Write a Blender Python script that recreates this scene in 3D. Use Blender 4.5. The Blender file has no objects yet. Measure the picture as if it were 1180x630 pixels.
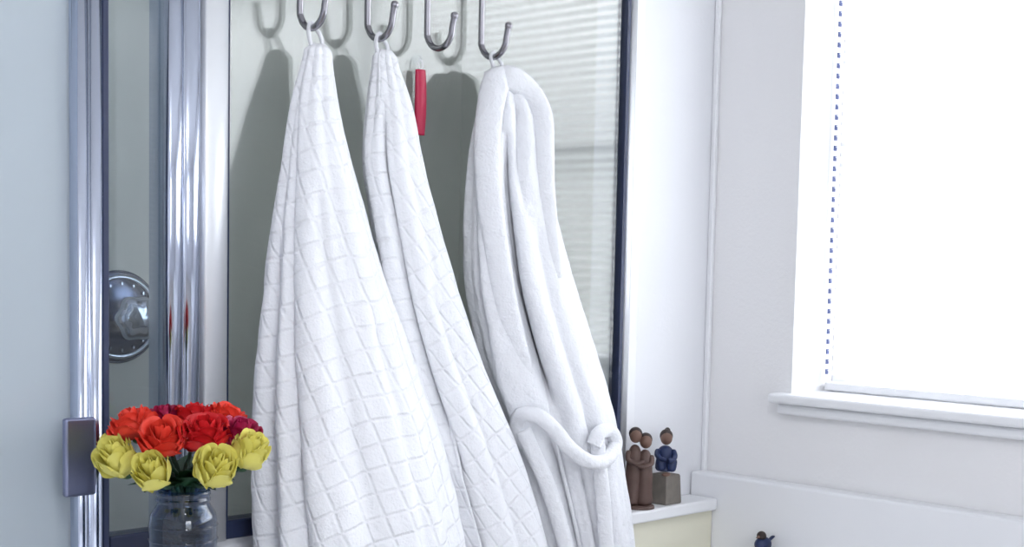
import bpy, bmesh, math, random
import numpy as np
from mathutils import Vector, Matrix, noise
random.seed(4)
scene = bpy.context.scene
scene.view_settings.view_transform = 'Standard'
COL = scene.collection
PI = math.pi

# ---------------------------------------------------------------- materials
def new_mat(name):
    m = bpy.data.materials.new(name); m.use_nodes = True
    nt = m.node_tree; nt.nodes.clear()
    out = nt.nodes.new('ShaderNodeOutputMaterial')
    return m, nt, out

def pmat(name, col, rough=0.5, metal=0.0, bump=0.0, bscale=50.0, var=0.0, sheen=0.0, coat=0.0, sss=0.0, trans=0.0):
    m, nt, out = new_mat(name)
    b = nt.nodes.new('ShaderNodeBsdfPrincipled')
    b.inputs['Base Color'].default_value = (*col, 1)
    b.inputs['Roughness'].default_value = rough
    b.inputs['Metallic'].default_value = metal
    if sheen: b.inputs['Sheen Weight'].default_value = sheen; b.inputs['Sheen Roughness'].default_value = 0.5
    if coat: b.inputs['Coat Weight'].default_value = coat
    tc = nt.nodes.new('ShaderNodeTexCoord')
    nz = nt.nodes.new('ShaderNodeTexNoise'); nz.inputs['Scale'].default_value = bscale; nz.inputs['Detail'].default_value = 4
    nt.links.new(tc.outputs['Object'], nz.inputs['Vector'])
    if bump:
        bp = nt.nodes.new('ShaderNodeBump'); bp.inputs['Strength'].default_value = bump; bp.inputs['Distance'].default_value = 0.002
        nt.links.new(nz.outputs['Fac'], bp.inputs['Height']); nt.links.new(bp.outputs['Normal'], b.inputs['Normal'])
    if var:
        mx = nt.nodes.new('ShaderNodeMixRGB'); mx.inputs['Color1'].default_value = (*[c*(1-var) for c in col], 1)
        mx.inputs['Color2'].default_value = (*[min(1, c*(1+var)) for c in col], 1)
        nt.links.new(nz.outputs['Fac'], mx.inputs['Fac']); nt.links.new(mx.outputs[0], b.inputs['Base Color'])
    if trans:
        tr = nt.nodes.new('ShaderNodeBsdfTranslucent'); tr.inputs['Color'].default_value = (*col, 1)
        ms = nt.nodes.new('ShaderNodeMixShader'); ms.inputs[0].default_value = trans
        nt.links.new(b.outputs[0], ms.inputs[1]); nt.links.new(tr.outputs[0], ms.inputs[2]); nt.links.new(ms.outputs[0], out.inputs[0])
    else:
        nt.links.new(b.outputs[0], out.inputs[0])
    return m

def glass_mat(name, tint, base=0.05, edge=0.6, rough=0.0, haze=0.0, hazecol=(.8, .85, .9)):
    m, nt, out = new_mat(name)
    lw = nt.nodes.new('ShaderNodeLayerWeight'); lw.inputs['Blend'].default_value = 0.5
    pw = nt.nodes.new('ShaderNodeMath'); pw.operation = 'POWER'; pw.inputs[1].default_value = 3.0
    mu = nt.nodes.new('ShaderNodeMath'); mu.operation = 'MULTIPLY_ADD'; mu.inputs[1].default_value = edge; mu.inputs[2].default_value = base
    nt.links.new(lw.outputs['Facing'], pw.inputs[0]); nt.links.new(pw.outputs[0], mu.inputs[0])
    tr = nt.nodes.new('ShaderNodeBsdfTransparent'); tr.inputs[0].default_value = (*tint, 1)
    gl = nt.nodes.new('ShaderNodeBsdfGlossy'); gl.inputs['Roughness'].default_value = rough
    ms = nt.nodes.new('ShaderNodeMixShader')
    nt.links.new(mu.outputs[0], ms.inputs[0]); nt.links.new(tr.outputs[0], ms.inputs[1]); nt.links.new(gl.outputs[0], ms.inputs[2])
    last = ms
    if haze:
        df = nt.nodes.new('ShaderNodeBsdfDiffuse'); df.inputs[0].default_value = (*hazecol, 1)
        tl = nt.nodes.new('ShaderNodeBsdfTranslucent'); tl.inputs[0].default_value = (*hazecol, 1)
        m1 = nt.nodes.new('ShaderNodeMixShader'); m1.inputs[0].default_value = 0.4
        nt.links.new(df.outputs[0], m1.inputs[1]); nt.links.new(tl.outputs[0], m1.inputs[2])
        m2 = nt.nodes.new('ShaderNodeMixShader'); m2.inputs[0].default_value = haze
        nt.links.new(ms.outputs[0], m2.inputs[1]); nt.links.new(m1.outputs[0], m2.inputs[2]); last = m2
    nt.links.new(last.outputs[0], out.inputs[0])
    return m

def terry_mat(name, quilt=False, rot=35.0, cell=0.043, fluff=.006, fscale=45):
    m, nt, out = new_mat(name)
    b = nt.nodes.new('ShaderNodeBsdfPrincipled')
    b.inputs['Base Color'].default_value = (.82, .832, .875, 1); b.inputs['Roughness'].default_value = .95
    b.inputs['Sheen Weight'].default_value = .15; b.inputs['Sheen Roughness'].default_value = .6
    b.inputs['Specular IOR Level'].default_value = .1
    tc = nt.nodes.new('ShaderNodeTexCoord')
    nz = nt.nodes.new('ShaderNodeTexNoise'); nz.inputs['Scale'].default_value = 260; nz.inputs['Detail'].default_value = 3
    nt.links.new(tc.outputs['Object'], nz.inputs['Vector'])
    n2 = nt.nodes.new('ShaderNodeTexNoise'); n2.inputs['Scale'].default_value = fscale; n2.inputs['Detail'].default_value = 3
    nt.links.new(tc.outputs['Object'], n2.inputs['Vector'])
    b1 = nt.nodes.new('ShaderNodeBump'); b1.inputs['Strength'].default_value = .6; b1.inputs['Distance'].default_value = .002
    nt.links.new(nz.outputs['Fac'], b1.inputs['Height'])
    b2 = nt.nodes.new('ShaderNodeBump'); b2.inputs['Strength'].default_value = .5; b2.inputs['Distance'].default_value = fluff
    nt.links.new(n2.outputs['Fac'], b2.inputs['Height']); nt.links.new(b1.outputs[0], b2.inputs['Normal'])
    last = b2
    if quilt:
        mp = nt.nodes.new('ShaderNodeMapping'); mp.inputs['Rotation'].default_value = (0, 0, math.radians(rot))
        mp.inputs['Scale'].default_value = (1/cell, 1/cell, 1)
        wn = nt.nodes.new('ShaderNodeTexNoise'); wn.inputs['Scale'].default_value = 9
        nt.links.new(tc.outputs['UV'], wn.inputs['Vector'])
        va = nt.nodes.new('ShaderNodeVectorMath'); va.operation = 'MULTIPLY_ADD'
        va.inputs[1].default_value = (.012, .012, 0)
        nt.links.new(wn.outputs['Color'], va.inputs[0]); nt.links.new(tc.outputs['UV'], va.inputs[2])
        nt.links.new(va.outputs[0], mp.inputs['Vector'])
        sp = nt.nodes.new('ShaderNodeSeparateXYZ'); nt.links.new(mp.outputs[0], sp.inputs[0])
        def ridge(o):
            f = nt.nodes.new('ShaderNodeMath'); f.operation = 'PINGPONG'; f.inputs[1].default_value = .5
            nt.links.new(o, f.inputs[0])
            mr = nt.nodes.new('ShaderNodeMapRange'); mr.interpolation_type = 'SMOOTHSTEP'
            mr.inputs['From Min'].default_value = 0.0; mr.inputs['From Max'].default_value = .13
            nt.links.new(f.outputs[0], mr.inputs['Value']); return mr.outputs[0]
        mn = nt.nodes.new('ShaderNodeMath'); mn.operation = 'MULTIPLY'
        nt.links.new(ridge(sp.outputs[0]), mn.inputs[0]); nt.links.new(ridge(sp.outputs[1]), mn.inputs[1])
        b3 = nt.nodes.new('ShaderNodeBump'); b3.inputs['Strength'].default_value = .6; b3.inputs['Distance'].default_value = .003
        nt.links.new(mn.outputs[0], b3.inputs['Height']); nt.links.new(b2.outputs[0], b3.inputs['Normal'])
        last = b3
    nt.links.new(last.outputs[0], b.inputs['Normal'])
    nt.links.new(b.outputs[0], out.inputs[0])
    return m

M_wall = pmat('wall_paint', (.84, .85, .89), .7, bump=.25, bscale=120)
M_wallw = pmat('window_wall_paint', (.87, .865, .88), .7, bump=.3, bscale=140)
M_trim = pmat('white_trim', (.87, .88, .91), .35)
M_shower = pmat('shower_panel', (.66, .67, .64), .35, var=.06, bscale=3)
M_floor = pmat('floor_tile', (.5, .47, .44), .4, var=.1, bscale=6)
M_ceil = pmat('ceiling_paint', (.85, .85, .86), .8)
M_chrome = pmat('chrome', (.58, .63, .76), .14, 1.0, var=.05, bscale=4)
M_valve = pmat('valve_chrome', (.12, .15, .25), .2, 1.0)
M_knob = pmat('valve_knob_chrome', (.42, .47, .58), .12, 1.0)
M_brush = pmat('brushed_aluminium', (.88, .90, .94), .38, .6, var=.03, bscale=8)
M_dark = pmat('dark_gasket', (.02, .03, .08), .4)
M_hook = pmat('hook_nickel', (.33, .32, .35), .22, 1.0)
M_handle = pmat('handle_metal', (.25, .27, .40), .3, .9)
M_cream = pmat('cream_panel', (.80, .78, .64), .6, bump=.1)
M_glass = glass_mat('shower_glass', (.94, .96, .95), base=.08, edge=.6, rough=.07)
M_door = glass_mat('door_obscure_glass', (.92, .95, .97), base=.06, edge=.6, rough=.12, haze=.55, hazecol=(.81, .88, .95))
M_side = glass_mat('side_panel_glass', (.90, .94, .97), base=.045, edge=.5)
M_pane = glass_mat('window_glass', (.98, .99, 1), base=.02, edge=.3)
M_jar = glass_mat('jar_glass', (.42, .54, .70), base=.07, edge=.9, rough=.03)
M_q1 = terry_mat('quilted_terry', True, -14, .035)
M_q2 = terry_mat('quilted_terry_b', True, 20, .035)
M_terry = terry_mat('plush_terry', fluff=.014, fscale=34)
M_blind = pmat('blind_slat', (.95, .96, .97), .5, trans=.6)
M_endshade = pmat('blind_end_shade', (.10, .13, .30), .5)  # dark blue stands in for the shadow on the slat ends
M_wood = pmat('carved_wood_brown', (.11, .065, .055), .55, var=.25, bscale=40)
M_hair = pmat('figurine_hair', (.035, .022, .02), .6)
M_skin = pmat('figurine_skin', (.18, .10, .075), .55)
M_blue = pmat('figurine_blue', (.012, .025, .09), .5, var=.2, bscale=60)
M_stone = pmat('figurine_base', (.19, .17, .15), .8, var=.25, bscale=60, bump=.4)
M_leaf = pmat('leaf', (.02, .075, .03), .5, var=.4, bscale=60)
M_stem = pmat('stem', (.015, .055, .03), .5)
M_red = pmat('rose_red', (.66, .014, .02), .5, var=.25, bscale=40, trans=.12)
M_coral = pmat('rose_coral', (.88, .06, .035), .5, var=.2, bscale=40, trans=.12)
M_crim = pmat('rose_crimson', (.40, .01, .07), .5, var=.2, bscale=40)
M_yel = pmat('rose_yellow', (.84, .78, .20), .5, var=.15, bscale=30, trans=.2)
M_water = glass_mat('water', (.55, .68, .80), base=.04, edge=.4)
M_brushred = pmat('red_plastic', (.48, .008, .06), .4)

# ---------------------------------------------------------------- helpers
def link(o):
    COL.objects.link(o); return o

def mesh_obj(name, verts, faces, mat, smooth=False, uvs=None):
    me = bpy.data.meshes.new(name); me.from_pydata([tuple(v) for v in verts], [], faces); me.update()
    if smooth:
        for p in me.polygons: p.use_smooth = True
    o = bpy.data.objects.new(name, me); link(o)
    if mat: me.materials.append(mat)
    return o

def boxes(name, lst, mat, bevel=0.0):
    V = []; F = []
    for (x0, x1, y0, y1, z0, z1) in lst:
        n = len(V)
        V += [(x0,y0,z0),(x1,y0,z0),(x1,y1,z0),(x0,y1,z0),(x0,y0,z1),(x1,y0,z1),(x1,y1,z1),(x0,y1,z1)]
        F += [(n,n+3,n+2,n+1),(n+4,n+5,n+6,n+7),(n,n+1,n+5,n+4),(n+1,n+2,n+6,n+5),(n+2,n+3,n+7,n+6),(n+3,n,n+4,n+7)]
    o = mesh_obj(name, V, F, mat)
    if bevel:
        b = o.modifiers.new('bevel', 'BEVEL'); b.width = bevel; b.segments = 3; b.limit_method = 'ANGLE'
    return o

def group(name, loc, kids):
    e = bpy.data.objects.new(name, None); e.empty_display_size = .05; e.location = loc; link(e)
    for k in kids:
        k.parent = e; k.matrix_parent_inverse = Matrix.Translation(-Vector(loc))
    return e

def lathe(name, prof, mat, loc=(0,0,0), seg=40, axis='Z', wob=None):
    V = []; F = []
    for (r, h) in prof:
        for i in range(seg):
            a = 2*PI*i/seg; rr = r*(wob(a, h) if wob else 1)
            p = Vector((rr*math.cos(a), rr*math.sin(a), h))
            if axis == 'Y': p = Vector((p.x, -p.z, p.y))
            V.append(p + Vector(loc))
    n = len(prof)
    for j in range(n-1):
        for i in range(seg):
            F.append((j*seg+i, j*seg+(i+1) % seg, (j+1)*seg+(i+1) % seg, (j+1)*seg+i))
    return mesh_obj(name, V, F, mat, True)

def cr(pts, n=12):
    P = [Vector(p) for p in pts]; P = [P[0]*2-P[1]] + P + [P[-1]*2-P[-2]]; out = []
    for i in range(1, len(P)-2):
        for k in range(n):
            t = k/n
            out.append(.5*((2*P[i]) + (P[i+1]-P[i-1])*t + (2*P[i-1]-5*P[i]+4*P[i+1]-P[i+2])*t*t + (3*P[i]-P[i-1]-3*P[i+1]+P[i+2])*t**3))
    out.append(P[-2]); return out

def tube(name, pts, rad, mat, seg=14, smoothn=10, flat=1.0, flatdir=None):
    path = cr(pts, smoothn) if smoothn else [Vector(p) for p in pts]
    N = len(path); V = []; F = []
    up = Vector(flatdir) if flatdir else Vector((.31, .2, .93))
    prev = None
    for i, p in enumerate(path):
        t = (path[min(i+1, N-1)] - path[max(i-1, 0)]).normalized()
        if flatdir: nrm = (up - t*up.dot(t)).normalized()
        else:
            nrm = (prev - t*prev.dot(t)).normalized() if prev else (up - t*up.dot(t)).normalized()
        prev = nrm; bn = t.cross(nrm)
        r = rad(i/(N-1)) if callable(rad) else rad
        for k in range(seg):
            a = 2*PI*k/seg
            V.append(p + nrm*(math.cos(a)*r*flat) + bn*(math.sin(a)*r))
    for i in range(N-1):
        for k in range(seg):
            F.append((i*seg+k, i*seg+(k+1) % seg, (i+1)*seg+(k+1) % seg, (i+1)*seg+k))
    F.append(tuple(range(seg-1, -1, -1))); F.append(tuple((N-1)*seg+k for k in range(seg)))
    return mesh_obj(name, V, F, mat, True)

def ball(name, c, r, mat, sc=(1,1,1), seg=24):
    bm = bmesh.new(); bmesh.ops.create_uvsphere(bm, u_segments=seg, v_segments=seg//2, radius=r)
    for v in bm.verts: v.co = Vector((v.co.x*sc[0], v.co.y*sc[1], v.co.z*sc[2])) + Vector(c)
    me = bpy.data.meshes.new(name); bm.to_mesh(me); bm.free()
    for p in me.polygons: p.use_smooth = True
    me.materials.append(mat); return link(bpy.data.objects.new(name, me))

# ---------------------------------------------------------------- room shell
XW = .833; YB = .80; XL = -2.8; YF = -3.4; H = 2.6; XS = -1.40; WT = .20
WY0, WY1, WZ0, WZ1 = -2.55, -.222, 1.178, 2.32    # side window opening
boxes('floor', [(XL, XW+WT, YF, YB, -.1, 0)], M_floor)
boxes('ceiling', [(XL-.1, XW+WT, YF-.1, YB+.1, H, H+.1)], M_ceil)
boxes('wall_right', [(XW, XW+WT, YF, WY0, 0, H), (XW, XW+WT, WY1, YB, 0, H),
                     (XW, XW+WT, WY0, WY1, 0, WZ0), (XW, XW+WT, WY0, WY1, WZ1, H)], M_wallw)
boxes('wall_back', [(XS-.1, XW, YB, YB+.1, 0, H)], M_shower)
boxes('wall_shower_right', [(XW-.008, XW, .10, YB, 0, H)], M_shower)
boxes('wall_shower_left', [(XS-.1, XS, .0, YB, 0, H)], M_shower)
boxes('wall_rear', [(XL, XS-.1, 0, .1, 0, H)], M_wall)
boxes('wall_left', [(XL-.1, XL, YF, .1, 0, H)], M_wall)
FY0, FY1 = -2.0, -.9
boxes('wall_front', [(XL, FY0, YF-.1, YF, 0, H), (FY1, XW+WT, YF-.1, YF, 0, H),
                     (FY0, FY1, YF-.1, YF, 0, 1.0), (FY0, FY1, YF-.1, YF, 2.3, H)], M_wall)
boxes('wall_stub', [(.556, XW, 0, .10, 0, H)], M_wall)
boxes('wall_pony', [(-.62, .556, .0, .10, 0, 1.0)], M_wall)
boxes('trim_1', [(XW-.012, XW, -.012, 0, .0, H)], M_trim, .003)
boxes('trim_2', [(.556, .585, -.006, 0, .0, H)], M_trim, .002)

# unseen rear window behind the camera, added for fill light
xm = (FY0+FY1)/2
g = [boxes('frame', [(FY0-.05, FY1+.05, YF-.02, YF+.02, .95, 1.0), (FY0-.05, FY1+.05, YF-.02, YF+.02, 2.3, 2.35),
     (FY0-.05, FY0, YF-.02, YF+.02, 1.0, 2.3), (FY1, FY1+.05, YF-.02, YF+.02, 1.0, 2.3), (xm-.02, xm+.02, YF-.06, YF-.03, 1.0, 2.3)], M_trim, .004),
     boxes('pane', [(FY0, FY1, YF-.052, YF-.048, 1.0, 2.3)], M_pane)]
group('fill_window', (xm, YF, 1.65), g)

# side window: frame, sash, sill, pane
xo = XW+WT
g = [boxes('frame', [(xo-.05, xo, WY0, WY1, WZ0, WZ0+.04), (xo-.05, xo, WY0, WY1, WZ1-.04, WZ1),
                     (xo-.05, xo, WY1-.035, WY1, WZ0+.04, WZ1-.04), (xo-.05, xo, WY0, WY0+.035, WZ0+.04, WZ1-.04)], M_trim, .003),
     boxes('mullion', [(xo-.045, xo-.010, -1.42, -1.38, WZ0+.04, WZ1-.04)], M_trim, .003),
     boxes('meeting_rail', [(xo-.042, xo-.012, WY0+.035, -1.42, 1.72, 1.75), (xo-.042, xo-.012, -1.38, WY1-.035, 1.72, 1.75)], M_trim, .003),
     boxes('pane', [(xo-.028, xo-.024, WY0+.03, WY1-.03, WZ0+.03, WZ1-.03)], M_pane),
     boxes('sill', [(XW-.045, XW+.14, WY0-.06, WY1+.030, WZ0-.012, WZ0+.008)], M_trim, .006),
     boxes('apron', [(XW-.025, XW-.001, WY0-.05, WY1+.020, WZ0-.036, WZ0-.013)], M_trim, .007)]
group('window_1', (XW, -1.4, 1.7), g)

# horizontal blind
xb = XW+.122
V = []; F = []; zs = WZ0+.047; end_shades = []
while zs < WZ1-.05:
    n = len(V); w = .0115; tl = math.radians(28)
    for k in range(5):
        s = (k-2)/2; cx = s*w; cz = .0018*(1-s*s)
        X = xb + cx*math.cos(tl) - cz*math.sin(tl); Z = zs - cx*math.sin(tl) + cz*math.cos(tl)
        V += [(X, WY0+.02, Z), (X, WY1-.012, Z)]
    for k in range(4):
        F.append((n+2*k, n+2*k+1, n+2*k+3, n+2*k+2))
    end_shades.append((xb-.0125, xb-.0045, WY1-.0125, WY1-.0095, zs-.003, zs+.0075))  # small dark piece imitating shade at the end of each slat
    zs += .0215
sl = mesh_obj('slats', V, F, M_blind, True)
g = [sl, boxes('slat_end_shade', end_shades, M_endshade), boxes('headrail', [(xb-.015, xb+.015, WY0+.01, WY1-.01, WZ1-.04, WZ1)], M_trim, .003),
     boxes('bottom_rail', [(xb-.012, xb+.012, WY0+.02, WY1-.008, WZ0+.010, WZ0+.027)], M_trim, .003),
     boxes('ladder_cords', [(xb-.013, xb-.0122, y-.001, y+.001, WZ0+.02, WZ1-.02) for y in (-.40, -.85, -1.3, -1.8, -2.3)], M_blind)]
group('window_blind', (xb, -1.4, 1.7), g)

# tub surround along the window wall, tub deck
boxes('tub_surround', [(XW-.05, XW-.002, -2.4, -.002, .555, 1.0)], M_trim, .006)
boxes('tub_deck', [(-.0, XW-.052, -2.4, -.9, 0, .55), (.45, XW-.052, -.9, -.10, 0, .55)], M_trim, .01)

# little shelf + cream panel
boxes('shelf', [(.46, XW-.052, -.080, -.001, .925, .950)], M_trim, .005)
boxes('shelf_support_panel', [(.47, XW-.052, -.065, -.001, .555, .925)], M_cream)

# ---------------------------------------------------------------- shower enclosure
def post(name, x0, x1, mat, ribs=2, z0=0.0, z1=2.03, y0=-.022, y1=.03):
    V = []; pr = []
    w = x1-x0; n = 40
    pr = [(x1, y1), (x0, y1)]
    for i in range(n+1):
        s = i/n
        yy = y0 + .007*abs(math.sin(PI*ribs*s))**.5*(-1) + .006
        edge = min(s, 1-s)*w
        if edge < .004: yy += .006*(1-edge/.004)
        pr.append((x0+w*s, yy))
    N = len(pr)
    V = [(x, y, z0) for x, y in pr] + [(x, y, z1) for x, y in pr]
    F = [(i, (i+1) % N, N+(i+1) % N, N+i) for i in range(N)] + [tuple(range(N-1, -1, -1)), tuple(range(N, 2*N))]
    o = mesh_obj(name, V, F, mat, False)
    for p in o.data.polygons: p.use_smooth = len(p.vertices) == 4 and p.normal.y < -.05
    return o
P = []
P.append(post('door_stile', -.678, -.632, M_chrome, 2))
P.append(boxes('door_gasket', [(-.632, -.622, -.016, .02, 0, 2.03)], M_dark, .002))
P.append(post('corner_post', -.530, -.468, M_chrome, 2, z0=1.0))
P.append(post('wall_channel', -.466, -.418, M_brush, 1, z0=1.0))
P.append(boxes('channel_gasket', [(-.418, -.414, -.012, .012, 1.0, 2.0)], M_dark))
P.append(post('right_jamb', .533, .556, M_brush, 1, z0=1.0, y0=-.014))
P.append(boxes('jamb_gasket', [(.523, .533, -.012, .014, 1.0, 2.03)], M_dark))
P.append(boxes('header_rail', [(-1.40, .556, -.02, .03, 2.0, 2.04)], M_chrome, .004))
P.append(boxes('bottom_rail', [(-.62, .533, -.014, .024, 1.0, 1.030)], M_dark, .003))
P.append(boxes('hinge_stile', [(-1.40, -1.36, -.02, .03, 0, 2.0)], M_chrome, .004))
P.append(boxes('fixed_glass', [(-.414, .523, -.003, .003, 1.03, 2.0)], M_glass))
P.append(boxes('side_glass', [(-.622, -.530, -.003, .003, 1.03, 2.0)], M_side))
P.append(boxes('door_glass', [(-1.36, -.678, -.003, .003, .02, 2.0)], M_door))
hd = [boxes('door_handle_grip', [(-.716, -.668, -.062, -.050, 1.104, 1.216)], M_handle, .004),
      boxes('door_handle_standoffs', [(-.676, -.664, -.055, -.016, 1.115, 1.205)], M_handle, .003)]
P += hd
group('shower_enclosure', (-.4, 0, 1), P)

# shower valve on the back wall
vx, vz = -.150, 1.315
def lobes(a, h): return 1 + .07*math.cos(6*a)
g = [lathe('escutcheon', [(0, .0), (.097, .0), (.098, .006), (.092, .012), (.082, .014), (.078, .018), (.060, .022), (.040, .026), (0, .027)], M_valve, (vx, YB, vz), 48, 'Y'),
     lathe('trim_ring', [(.084, .010), (.0885, .016), (.084, .020), (.079, .016)], M_knob, (vx, YB, vz), 48, 'Y'),
     lathe('knob', [(0, .02), (.022, .02), (.022, .05), (.038, .056), (.046, .07), (.046, .085), (.036, .098), (.018, .103), (0, .104)], M_knob, (vx, YB, vz), 48, 'Y', lobes)]
ticks = []
for k in range(16):
    a = 2*PI*k/16; c = Vector((vx+.070*math.cos(a), YB-.021, vz+.070*math.sin(a)))
    ticks.append((c.x-.0015, c.x+.0015, c.y-.002, c.y+.002, c.z-.003, c.z+.003))
g.append(boxes('temperature_ticks', ticks, M_knob))
group('shower_valve', (vx, YB, vz), g)

# red back scrubber hanging on the outside of the glass from a small suction hook
bx = -.026
g = [tube('handle', [(bx, -.014, 1.664), (bx, -.0155, 1.70), (bx, -.0155, 1.74), (bx, -.014, 1.776)], lambda t: .011+.0015*math.sin(PI*t), M_brushred, 16, 10, .5, (0, -1, 0)),
     tube('hanging_cord', [(bx, -.014, 1.773), (bx-.005, -.014, 1.785), (bx, -.014, 1.794), (bx+.005, -.014, 1.785), (bx, -.014, 1.773)], .0012, M_trim, 8),
     lathe('suction_hook', [(0, .012), (.003, .012), (.003, .006), (.009, .004), (.010, .0)], M_pane, (bx, -.0035, 1.794), 24, 'Y')]
group('back_scrubber', (bx, -.014, 1.74), g)

# ---------------------------------------------------------------- hooks over the glass
HX = [-.293, -.155, -.023, .106]; R = .032; HD = -.013
for i, hx in enumerate(HX):
    pts = [(hx, .036, 1.99), (hx, .036, 2.043), (hx, .030, 2.050), (hx, -.014, 2.050), (hx, -.0265, 2.04), (hx, -.0265, 1.95), (hx, -.0265, 1.855+HD)]
    yc = -.0265-R
    arc = [(hx, yc+R*math.cos(a), 1.854+HD+R*math.sin(a)*1.0) for a in [-PI*k/10 for k in range(1, 10)]]
    end = [(hx, yc-R-.001, 1.858+HD), (hx, yc-R-.005, 1.872+HD)]
    t = tube('rod', pts+arc+end, .0054, M_hook, 14, 6)
    b = ball('tip', (hx, yc-R-.005, 1.873+HD), .0068, M_hook)
    group('over_door_hook' if i == 0 else 'over_door_hook.%03d' % i, (hx, -.03, 1.9), [t, b])
HB = 1.854+HD-R      # hook centreline bottom
HY = -.0265-R

# ---------------------------------------------------------------- hanging cloth
def interp_tab(tab, z):
    T = np.array(sorted(tab, key=lambda r: r[0]))
    return [float(np.interp(z, T[:, 0], T[:, k])) for k in range(1, T.shape[1])]
def sm_tab(tab, z, w=.035):
    zs = np.linspace(z-w, z+w, 7); zs = np.clip(zs, min(r[0] for r in tab), max(r[0] for r in tab))
    return np.mean([interp_tab(tab, q) for q in zs], axis=0)

def cloth(name, tab, r, th0, direction, over, spiral, folds, mat, nu=340, nv=260, thick=.006, seed=0, hem=.012, notches=()):
    zt = max(t[0] for t in tab); zb = min(t[0] for t in tab)
    V = []; F = []; UV = []
    th0 = math.radians(th0); tot = 2*PI*(1+over)
    for j in range(nv+1):
        v = j/nv; z = zt + (zb-zt)*v
        xc, yc, half = sm_tab(tab, z)
        a = half*1.4142/math.sqrt(1+r*r); b = a*r
        per = PI*(a+b)*1.05
        grow = min(1, .35+v*3)
        for i in range(nu+1):
            s = i/nu; th = th0 + direction*s*tot
            f = 0
            for (k, am, ph, tw) in folds:
                f += am*math.sin(k*th + ph + tw*v)
            f *= grow
            f += .11*math.exp(-v*7)*math.sin(9*th+seed)
            f += .035*noise.noise(Vector((math.cos(th)*1.8, math.sin(th)*1.8, v*6+seed)))
            f += .016*noise.noise(Vector((math.cos(th)*6, math.sin(th)*6, v*22+seed)))
            for (nt_, dep, wd, v0, v1, sl) in notches:
                dth = (th - math.radians(nt_+sl*(v-v0)) + PI) % (2*PI) - PI
                e = max(0, min(1, (v-v0)/.06))*max(0, min(1, (v1-v)/.12))
                f -= dep*e*math.exp(-(dth/wd)**2)
            rad = 1 - spiral*s + f
            x = xc + a*rad*math.cos(th); y = yc + b*rad*math.sin(th)
            if y > -.03: y = -.03 + (y+.03)*.35
            if y > -.012: y = -.012
            zz = z + hem*v*math.sin(3*th+seed)
            if j == 0:
                x = xc+(x-xc)*.5; y = yc+(y-yc)*.5; zz += .006
            V.append((x, y, zz)); UV.append(((s-.5)*per*(1+over), z))
    for j in range(nv):
        for i in range(nu):
            a0 = j*(nu+1)+i
            F.append((a0, a0+1, a0+nu+2, a0+nu+1))
    o = mesh_obj(name, V, F, mat, True)
    uvl = o.data.uv_layers.new(name='UVMap')
    for lp in o.data.loops: uvl.data[lp.index].uv = UV[lp.vertex_index]
    so = o.modifiers.new('thickness', 'SOLIDIFY'); so.thickness = thick; so.offset = 0
    return o

def loop(name, hx, zt, xt, yt, mat):
    pts = [(xt-.006, yt, zt-.02), (hx-.012+(xt-hx)*.5, (yt+HY)/2, (zt+HB)/2), (hx-.006, HY, HB+.002), (hx, HY, HB+.0085),
           (hx+.006, HY, HB+.002), (hx+.012+(xt-hx)*.5, (yt+HY)/2, (zt+HB)/2), (xt+.006, yt, zt-.02)]
    return tube(name, pts, .0034, mat, 10, 8)

T1 = [(1.778,-.276,-.055,.0145),(1.696,-.288,-.062,.0315),(1.587,-.291,-.078,.0510),(1.45,-.287,-.095,.0780),(1.312,-.275,-.112,.1090),
      (1.1715,-.256,-.128,.1360),(1.029,-.236,-.138,.1560),(.914,-.222,-.142,.164),(.80,-.21,-.144,.170)]
t1 = cloth('towel_cloth', T1, .6, 60, 1, .05, .05, [(3,.05,.5,.5),(5,.04,1.2,.9),(8,.03,.3,-.8),(13,.014,2,.5)], M_q1, seed=1,
           notches=[(196,.12,.11,.05,1.3,12),(240,.17,.15,.20,1.3,10),(280,.12,.10,.4,1.3,-4),(168,.10,.12,.3,1.3,4)])
group('quilted_towel', (-.27, -.06, 1.8), [t1, loop('hanging_loop', HX[0], 1.778, -.276, -.055, M_terry)])

T2 = [(1.785,-.142,-.055,.0128),(1.707,-.135,-.065,.036),(1.6076,-.136,-.075,.0500),(1.493,-.1105,-.085,.0564),(1.377,-.085,-.097,.0657),
      (1.257,-.042,-.107,.0720),(1.1165,.025,-.117,.078),(.988,.074,-.122,.083),(.857,.119,-.126,.083),(.78,.14,-.128,.085)]
t2 = cloth('towel_cloth', T2, .65, 216, -1, .16, .20, [(3,.05,2.5,.5),(6,.04,.2,.8),(10,.02,1.3,-.8)], M_q2, seed=5,
           notches=[(222,.48,.13,.07,.70,-18),(262,.14,.13,.35,1.3,8)])
group('quilted_towel.001', (-.14, -.06, 1.8), [t2, loop('hanging_loop', HX[1], 1.785, -.142, -.055, M_terry)])

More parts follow.
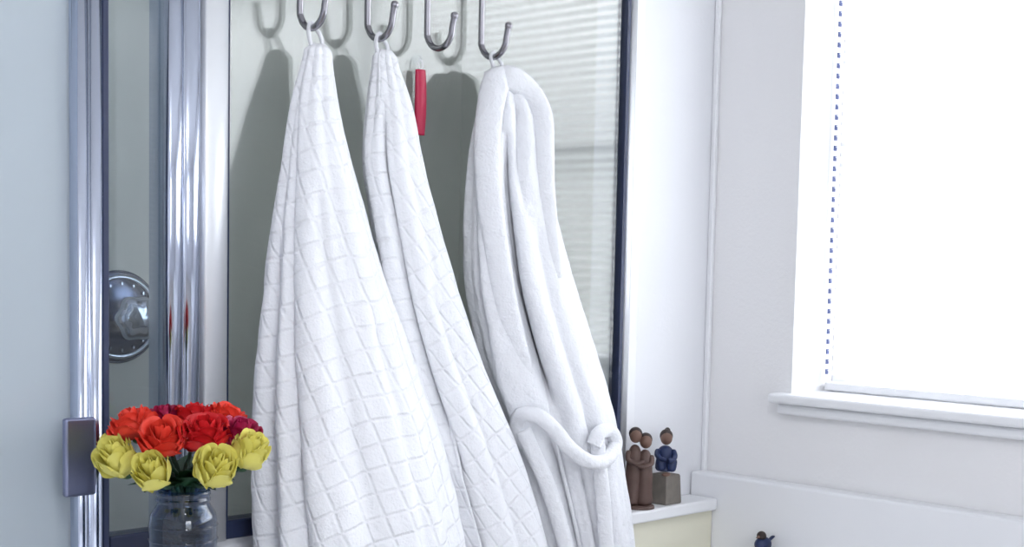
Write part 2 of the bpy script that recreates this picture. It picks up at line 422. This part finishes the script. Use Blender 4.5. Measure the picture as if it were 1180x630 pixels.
RB = [(1.785,.126,-.055,.022),(1.744,.140,-.07,.046),(1.682,.135,-.078,.0640),(1.605,.1255,-.085,.0727),(1.512,.136,-.092,.0900),(1.403,.150,-.102,.104),
      (1.292,.188,-.108,.1115),(1.177,.246,-.112,.107),(1.061,.281,-.116,.1033),(.96,.3127,-.118,.097),(.893,.330,-.12,.0925),(.80,.345,-.12,.092)]
rb = cloth('robe_body', RB, .65, 222, -1, .14, .20, [(4,.045,.9,.9),(7,.045,2.1,1.2),(12,.02,.4,-1.0)], M_terry, seed=9, hem=.02,
           notches=[(230,.66,.13,.11,.62,-12),(252,.30,.16,.02,.28,0),(186,.20,.12,.16,.55,0),(268,.14,.14,.25,.75,14),(214,.24,.10,.66,1.4,6),(246,.24,.10,.68,1.4,6),(276,.18,.10,.6,1.4,4)])
rr = .65
def robe_pt(l, z, off):
    xc, yc, half = sm_tab(RB, z)
    a = half*1.4142/math.sqrt(1+rr*rr); b = a*rr
    l = max(-half*.98, min(half*.98, l))
    A = .5*(1/a**2+1/b**2); B = .5*(1/b**2-1/a**2)
    d = max(0, B*B*l*l - A*(A*l*l-1)); o = (-B*l+math.sqrt(d))/A + off
    return (xc+.7071*l-.7071*o, yc-.7071*l-.7071*o, z)
def Zp(y): return 1.45-(y-300)*.0016
FD = (-.7071,-.7071,0)
kids = [rb]
cl = [(-.014,1.764,-.004),(.012,1.770,.010),(.038,1.750,.016),(.055,1.71,.014),(.060,1.65,.006),(.061,1.58,-.004),(.060,1.50,-.014),(.058,1.42,-.028)]
kids.append(tube('collar_right', [robe_pt(l, z, o) for l, z, o in cl], lambda t: .024*(1-.40*t), M_terry, 20, 10, .6, FD))
cl = [(.012,1.766,-.006),(-.014,1.762,.012),(-.034,1.72,.014),(-.040,1.65,.012),(-.039,1.56,.010),(-.037,1.47,.006),(-.037,1.38,-.002),(-.040,1.29,-.014),(-.045,1.22,-.028)]
kids.append(tube('collar_left', [robe_pt(l, z, o) for l, z, o in cl], lambda t: .026*(1-.3*t), M_terry, 20, 10, .5, FD))
def bz(px, py, cpx, off): return robe_pt((px-cpx)*.0016, Zp(py), off)
bp = [bz(604,505,652,.010), bz(596,486,650,.014), bz(603,470,648,.02), bz(622,470,648,.026), bz(638,486,650,.03), bz(655,506,655,.034), bz(678,522,660,.034),
      bz(700,523,662,.03), bz(714,508,660,.02), bz(706,492,655,.016), bz(690,492,652,.018), bz(682,506,654,.012)]
kids.append(tube('belt_loop', bp, .0135, M_terry, 16, 10, .75, FD))
bt = [bz(602,488,650,.016), bz(612,510,655,.018), bz(630,545,665,.02), bz(645,590,675,.02), bz(655,640,682,.02), bz(660,690,686,.02)]
kids.append(tube('belt_tail_left', bt, .0145, M_terry, 16, 10, .6, FD))
bt = [bz(686,500,652,.010), bz(690,530,660,.014), bz(694,570,668,.016), bz(697,610,676,.018), bz(700,660,682,.018)]
kids.append(tube('belt_tail_right', bt, .0135, M_terry, 16, 10, .6, FD))
kids.append(loop('hanging_loop', HX[3], 1.79, .124, -.058, M_terry))
group('bathrobe', (.13, -.06, 1.8), kids)

# ---------------------------------------------------------------- cabinet, jar and roses
boxes('cabinet', [(-1.02, -.50, -.42, -.07, .08, .95), (-1.04, -.485, -.44, -.06, .95, .98), (-1.0, -.52, -.40, -.09, 0, .08)], M_trim, .005)
jx, jy, jz = -.603, -.185, .98
prof_o = [(0,0),(.040,0),(.0455,.004),(.047,.012),(.047,.098),(.045,.108),(.039,.118),(.0365,.122),(.0365,.125),(.038,.126),(.038,.129),(.0365,.130),(.0365,.134),(.038,.135),(.038,.138),(.036,.142)]
prof_i = [(.033,.142),(.033,.120),(.042,.106),(.0435,.096),(.0435,.012),(.036,.006),(0,.006)]
jar = lathe('jar_body', prof_o+prof_i, M_jar, (jx, jy, jz), 48)
water = lathe('water', [(0,.008),(.036,.008),(.0425,.014),(.0425,.085),(0,.085)], M_water, (jx, jy, jz), 32)
ribs = [lathe('jar_band', [(.0472, h), (.0486, h+.0015), (.0472, h+.003)], M_jar, (jx, jy, jz), 40) for h in (.03, .05, .07, .09)]
Rv = Vector((.7071, -.7071, 0)); Fv = Vector((-.7071, -.7071, 0)); C0 = Vector((jx, jy, 0))
def bq(px, py, toward):
    return C0 + Rv*((px-205)*.00118) + Fv*toward + Vector((0, 0, 1.424-(py-300)*.00118))

def rose(name, c, axis, S, mat, openness=1.0):
    V = []; F = []
    q = Vector((0, 0, 1)).rotation_difference(Vector(axis).normalized()).to_matrix()
    layers = [(.16, 1.00, 2, 2.2), (.30, 1.0, 3, 1.7), (.46, .99, 3, 1.35), (.64, .95, 4, 1.1), (.82, .88, 4, 1.05), (1.0, .78, 5, .85), (1.12, .66, 5, .75)]
    if openness < 1: layers = [(r*(.75+.12*openness), h*1.2, n, w) for (r, h, n, w) in layers[:6]]
    N = 8; a0 = random.random()*6
    for li, (r0, h, n, wspan) in enumerate(layers):
        for k in range(n):
            ac = a0 + li*1.1 + 2*PI*k/n + random.uniform(-.2, .2)
            rj = random.uniform(.93, 1.07); base = len(V); hj = random.uniform(.94, 1.04)
            for jj in range(N+1):
                v = jj/N
                for ii in range(N+1):
                    u = ii/N*2-1
                    edge = math.sqrt(max(0, 1-(abs(u)**2.5)))
                    hh = v*h*hj*(.66+.34*edge)*1.5 - .35
                    curl = (max(0, v-.8)/.2)**2*.14*openness*(li > 2)*(1+.5*abs(u))
                    rr_ = r0*rj*(math.sin(min(1, v*1.3)*PI/2)**.5 - .20*max(0, v-.5)*(1.5-openness*.5)) + curl + .04*u + .02
                    ang = ac + u*wspan*(.6+.4*math.sin(PI*min(1, v*.9+.1)))
                    V.append(Vector(c) + q @ Vector((rr_*math.cos(ang)*S, rr_*math.sin(ang)*S, hh*S)))
            for jj in range(N):
                for ii in range(N):
                    b0 = base+jj*(N+1)+ii; F.append((b0, b0+1, b0+N+2, b0+N+1))
    o = mesh_obj(name, V, F, mat, True)
    s = ball(name+'_receptacle', Vector(c)+q @ Vector((0, 0, -.38*S)), .3*S, M_leaf, (1, 1, .8), 12)
    return [o, s]

def leaf(name, base, tip, w, droop=.15):
    base = Vector(base); tip = Vector(tip); d = tip-base; L = d.length; t = d.normalized()
    side = t.cross(Vector((0, 0, 1))).normalized(); up = side.cross(t)
    V = []; F = []; N = 10
    for i in range(N+1):
        s = i/N; ww = w*math.sin(PI*s**.8)**.9 + .0003
        for k in range(5):
            u = (k-2)/2
            V.append(base + t*L*s + side*ww*u + up*(abs(u)*ww*.35 - droop*L*s*s))
    for i in range(N):
        for k in range(4):
            a = i*5+k; F.append((a, a+1, a+6, a+5))
    return mesh_obj(name, V, F, M_leaf, True)

flowers = [ # lateral, height, toward, size, mat, openness
 (150,488,.010,.029,M_coral,1),(192,497,.050,.031,M_coral,1),(237,494,.040,.032,M_red,1),(271,495,.010,.027,M_crim,1),
 (214,482,-.02,.028,M_red,1),(180,484,-.02,.026,M_crim,1),(246,482,-.04,.027,M_coral,1),
 (146,524,.055,.034,M_yel,.6),(190,533,.085,.032,M_yel,.5),(256,530,.080,.034,M_yel,.6),(284,516,.035,.030,M_yel,.7),
 (126,518,.0,.024,M_yel,.5),(232,508,-.06,.024,M_yel,.6)]
kids = [jar, water]+ribs
hub = Vector((jx, jy, 1.09))
for i, (px, py, tw, S, mt, op) in enumerate(flowers):
    c = bq(px, py, tw); ax = (c-hub); ax.z = max(ax.z, .03)+.02
    ax = (ax.normalized() + Vector((0,0,.35+random.uniform(-.15,.25))) + Fv*random.uniform(.05,.45) + Rv*random.uniform(-.2,.2)).normalized()
    kids += rose('rose_%d' % (i+1), c, ax, S, mt, op)
    sb = Vector((jx, jy, jz+.012)) + Vector((random.uniform(-.024, .024), random.uniform(-.024, .024), 0))
    nk = Vector((jx, jy, jz+.132)) + (c-hub)*.16
    kids.append(tube('stem_%d' % (i+1), [sb, nk, (nk+c)/2+Vector((0,0,-.004)), c-ax*S*.4], .0034, M_stem, 8, 8))
for k in range(34):
    a = 2*PI*k/34*1.0; rr0 = random.uniform(.018, .03); r1 = random.uniform(.05, .09)
    z0 = random.uniform(1.122, 1.135); z1 = random.uniform(1.125, 1.17)
    kids.append(leaf('leaf_%d' % (k+1), (jx+rr0*math.cos(a)*.8, jy+rr0*math.sin(a)*.8, z0), (jx+r1*math.cos(a), jy+r1*math.sin(a), z1), random.uniform(.012, .018)))
for k in range(46):
    a = random.random()*6.28; zz = random.uniform(1.0, 1.06)
    kids.append(leaf('low_leaf_%d' % (k+1), (jx-.012*math.cos(a), jy-.012*math.sin(a), zz), (jx+.036*math.cos(a), jy+.036*math.sin(a), zz+random.uniform(.01, .04)), .013, .05))
group('rose_bouquet_in_jar', (jx, jy, jz), kids)

# ---------------------------------------------------------------- figurines
def skin_fig(name, joints, edges, mat, sub=2):
    me = bpy.data.meshes.new(name); me.from_pydata([j[0] for j in joints], edges, []); me.update()
    o = bpy.data.objects.new(name, me); link(o); me.materials.append(mat)
    md = o.modifiers.new('skin', 'SKIN'); md.use_smooth_shade = True
    for i, j in enumerate(joints):
        r = j[1]; me.skin_vertices[0].data[i].radius = r if isinstance(r, tuple) else (r, r)
    me.skin_vertices[0].data[0].use_root = True
    s = o.modifiers.new('sub', 'SUBSURF'); s.levels = sub; s.render_levels = sub
    return o

SZ = .950
def loc(c, l, f, z): return (c[0]+Rv.x*l+Fv.x*f, c[1]+Rv.y*l+Fv.y*f, c[2]+z)
c = (.645, -.042, SZ)
V = []
for (w, z) in [(.025, 0), (.026, .003), (.0235, .058), (.022, .062)]:
    for sx, sy in ((-1,-1),(1,-1),(1,1),(-1,1)): V.append((c[0]+sx*w, c[1]+sy*w, z+c[2]))
F = [(3,2,1,0),(12,13,14,15)]+[(j*4+i, j*4+(i+1)%4, j*4+4+(i+1)%4, j*4+4+i) for j in range(3) for i in range(4)]
blk = mesh_obj('pedestal', V, F, M_stone); bv = blk.modifiers.new('b', 'BEVEL'); bv.width = .002; bv.segments = 2
J = [(loc(c,0,-.004,.072), .0240), (loc(c,.001,-.004,.092), .0205), (loc(c,.0,-.002,.110), .0200), (loc(c,0,0,.122), .008),
     (loc(c,-.011,.016,.078), .013), (loc(c,-.011,.024,.098), .012), (loc(c,-.010,.022,.070), .010),
     (loc(c,.011,.016,.078), .013), (loc(c,.012,.024,.096), .012), (loc(c,.011,.022,.068), .010)]
E = [(0,1),(1,2),(2,3),(0,4),(4,5),(5,6),(0,7),(7,8),(8,9)]
bd = skin_fig('dress', J, E, M_blue)
JA = [(loc(c,-.015,0,.112), .0075), (loc(c,-.019,.014,.102), .0065), (loc(c,-.012,.032,.096), .005), (loc(c,0,.036,.095), .005)]
al = skin_fig('arm_left', JA, [(0,1),(1,2),(2,3)], M_blue)
JA = [(loc(c,.015,0,.112), .0075), (loc(c,.019,.014,.100), .0065), (loc(c,.013,.032,.094), .005), (loc(c,.002,.037,.093), .005)]
ar = skin_fig('arm_right', JA, [(0,1),(1,2),(2,3)], M_blue)
hdp = ball('head', loc(c,.001,.003,.137), .0125, M_skin, (1,1,1.15))
hr = ball('hair', loc(c,.001,-.0015,.141), .0138, M_hair, (1,1,1.05))
bun = ball('hair_bun', loc(c,.004,-.010,.152), .006, M_hair)
ft = ball('feet', loc(c,0,.027,.064), .008, M_skin, (1.4,1,.5))
group('seated_figurine', c, [blk, bd, al, ar, hdp, hr, bun, ft])

c = (.557, -.045, SZ)
def standing(l0, hgt, lean, mat, tag, armdir):
    k = hgt/.15
    J = [(loc(c,l0,0,.040*k), (.021,.020)), (loc(c,l0,0,.003), (.022,.020)), (loc(c,l0+lean*.3,0,.075*k), (.018,.017)), (loc(c,l0+lean*.6,0,.105*k), (.0195,.0165)), (loc(c,l0+lean,0,.122*k), .007)]
    b = skin_fig('robe_'+tag, J, [(0,1),(0,2),(2,3),(3,4)], mat)
    JA = [(loc(c,l0+lean*.6-armdir*.012,.004,.110*k), .007), (loc(c,l0-armdir*.014,.015,.092*k), .006), (loc(c,l0+armdir*.006,.023,.086*k), .0052), (loc(c,l0+armdir*.020,.019,.092*k), .005)]
    a = skin_fig('arm_'+tag, JA, [(0,1),(1,2),(2,3)], mat)
    h = ball('head_'+tag, loc(c,l0+lean*1.1,.003,.137*k), .0125, M_skin, (1,1,1.15))
    hh = ball('hair_'+tag, loc(c,l0+lean*1.1,-.002,.141*k), .0138, M_hair)
    return [b, a, h, hh]
kids = standing(-.011, .162, .002, M_wood, 'tall', 1) + standing(.011, .150, .001, M_wood, 'short', -1)
kids.append(lathe('base', [(0,0),(.034,0),(.034,.004),(.031,.006),(0,.006)], M_wood, c, 32))
group('embracing_figurine', c, kids)

# little bird figurine on the tub corner post, only its top shows
c = (.745, -.225, .55); dz = -.010
boxes('tub_corner_post', [(.715, XW-.052, -.265, -.185, .552, .865+dz)], M_trim, .006)
g = [ball('body', (c[0], c[1], .888+dz), .016, M_blue, (1.3,1,1)), ball('head', (c[0]-.006, c[1], .906+dz), .010, M_hair),
     tube('beak', [(c[0]-.010, c[1], .906+dz), (c[0]-.026, c[1], .904+dz)], lambda t: .004*(1-t)+.0004, M_skin, 8, 4),
     tube('tail', [(c[0]+.012, c[1], .890+dz), (c[0]+.035, c[1], .900+dz)], lambda t: .006, M_blue, 8, 4, .4),
     boxes('base', [(c[0]-.015, c[0]+.015, c[1]-.015, c[1]+.015, .865+dz, .875+dz)], M_stone, .002)]
group('bird_figurine', (c[0], c[1], .855), g)

# unseen ceiling lamp fixture, added for soft fill light
lf = lathe('shade', [(0,-.07),(.10,-.065),(.15,-.045),(.17,-.015),(.17,0)], pmat('fill_lamp_shade', (.95,.95,.95), .5, trans=.7), (-1.1,-1.5,H), 40)
group('fill_ceiling_light', (-1.1,-1.5,H), [lf])

# ---------------------------------------------------------------- light
w = bpy.data.worlds.new('World'); scene.world = w; w.use_nodes = True
nt = w.node_tree; nt.nodes.clear()
out = nt.nodes.new('ShaderNodeOutputWorld'); bg = nt.nodes.new('ShaderNodeBackground')
tc = nt.nodes.new('ShaderNodeTexCoord'); sp = nt.nodes.new('ShaderNodeSeparateXYZ'); rp = nt.nodes.new('ShaderNodeValToRGB')
nt.links.new(tc.outputs['Generated'], sp.inputs[0]); nt.links.new(sp.outputs[2], rp.inputs[0])
e = rp.color_ramp.elements
e[0].position = 0.0; e[0].color = (.32, .33, .33, 1)
e[1].position = .18; e[1].color = (.84, .84, .85, 1)
n_ = e.new(.10); n_.color = (.38, .39, .40, 1)
bg.inputs['Strength'].default_value = 10.9
nt.links.new(rp.outputs[0], bg.inputs[0]); nt.links.new(bg.outputs[0], out.inputs[0])

def area(name, locn, rot, sx, sy, power, col=(1,1,1), portal=False):
    l = bpy.data.lights.new(name, 'AREA'); l.shape = 'RECTANGLE'; l.size = sx; l.size_y = sy; l.energy = power; l.color = col
    if portal: l.cycles.is_portal = True
    o = bpy.data.objects.new(name, l); o.location = locn; o.rotation_euler = rot; link(o); return o
area('window_portal_side', (xo+.002, (WY0+WY1)/2, (WZ0+WZ1)/2), (0, PI/2, 0), WZ1-WZ0, WY1-WY0, 1, portal=True)
area('fill_window_portal', (xm, YF-.102, 1.65), (PI/2, 0, 0), FY1-FY0, 1.3, 1, portal=True)  # portal of the added rear fill window
pl = bpy.data.lights.new('fill_ceiling_bulb', 'POINT'); pl.energy = 22; pl.shadow_soft_size = .12; pl.color = (.96, .97, 1)  # fill light inside the added ceiling lamp
o = bpy.data.objects.new('fill_ceiling_bulb', pl); o.location = (-1.1, -1.5, 2.42); link(o)

# ---------------------------------------------------------------- camera
cd = bpy.data.cameras.new('camera'); cd.lens = 50; cd.sensor_width = 36; cd.shift_y = .0966
cam = bpy.data.objects.new('camera', cd); link(cam)
cam.matrix_world = Matrix.Translation((-1.674, -1.902, 1.45)) @ Matrix.Rotation(-PI/4, 4, 'Z') @ Matrix.Rotation(PI/2-math.radians(4.5), 4, 'X') @ Matrix.Rotation(math.radians(1.2), 4, 'Z')
scene.camera = cam
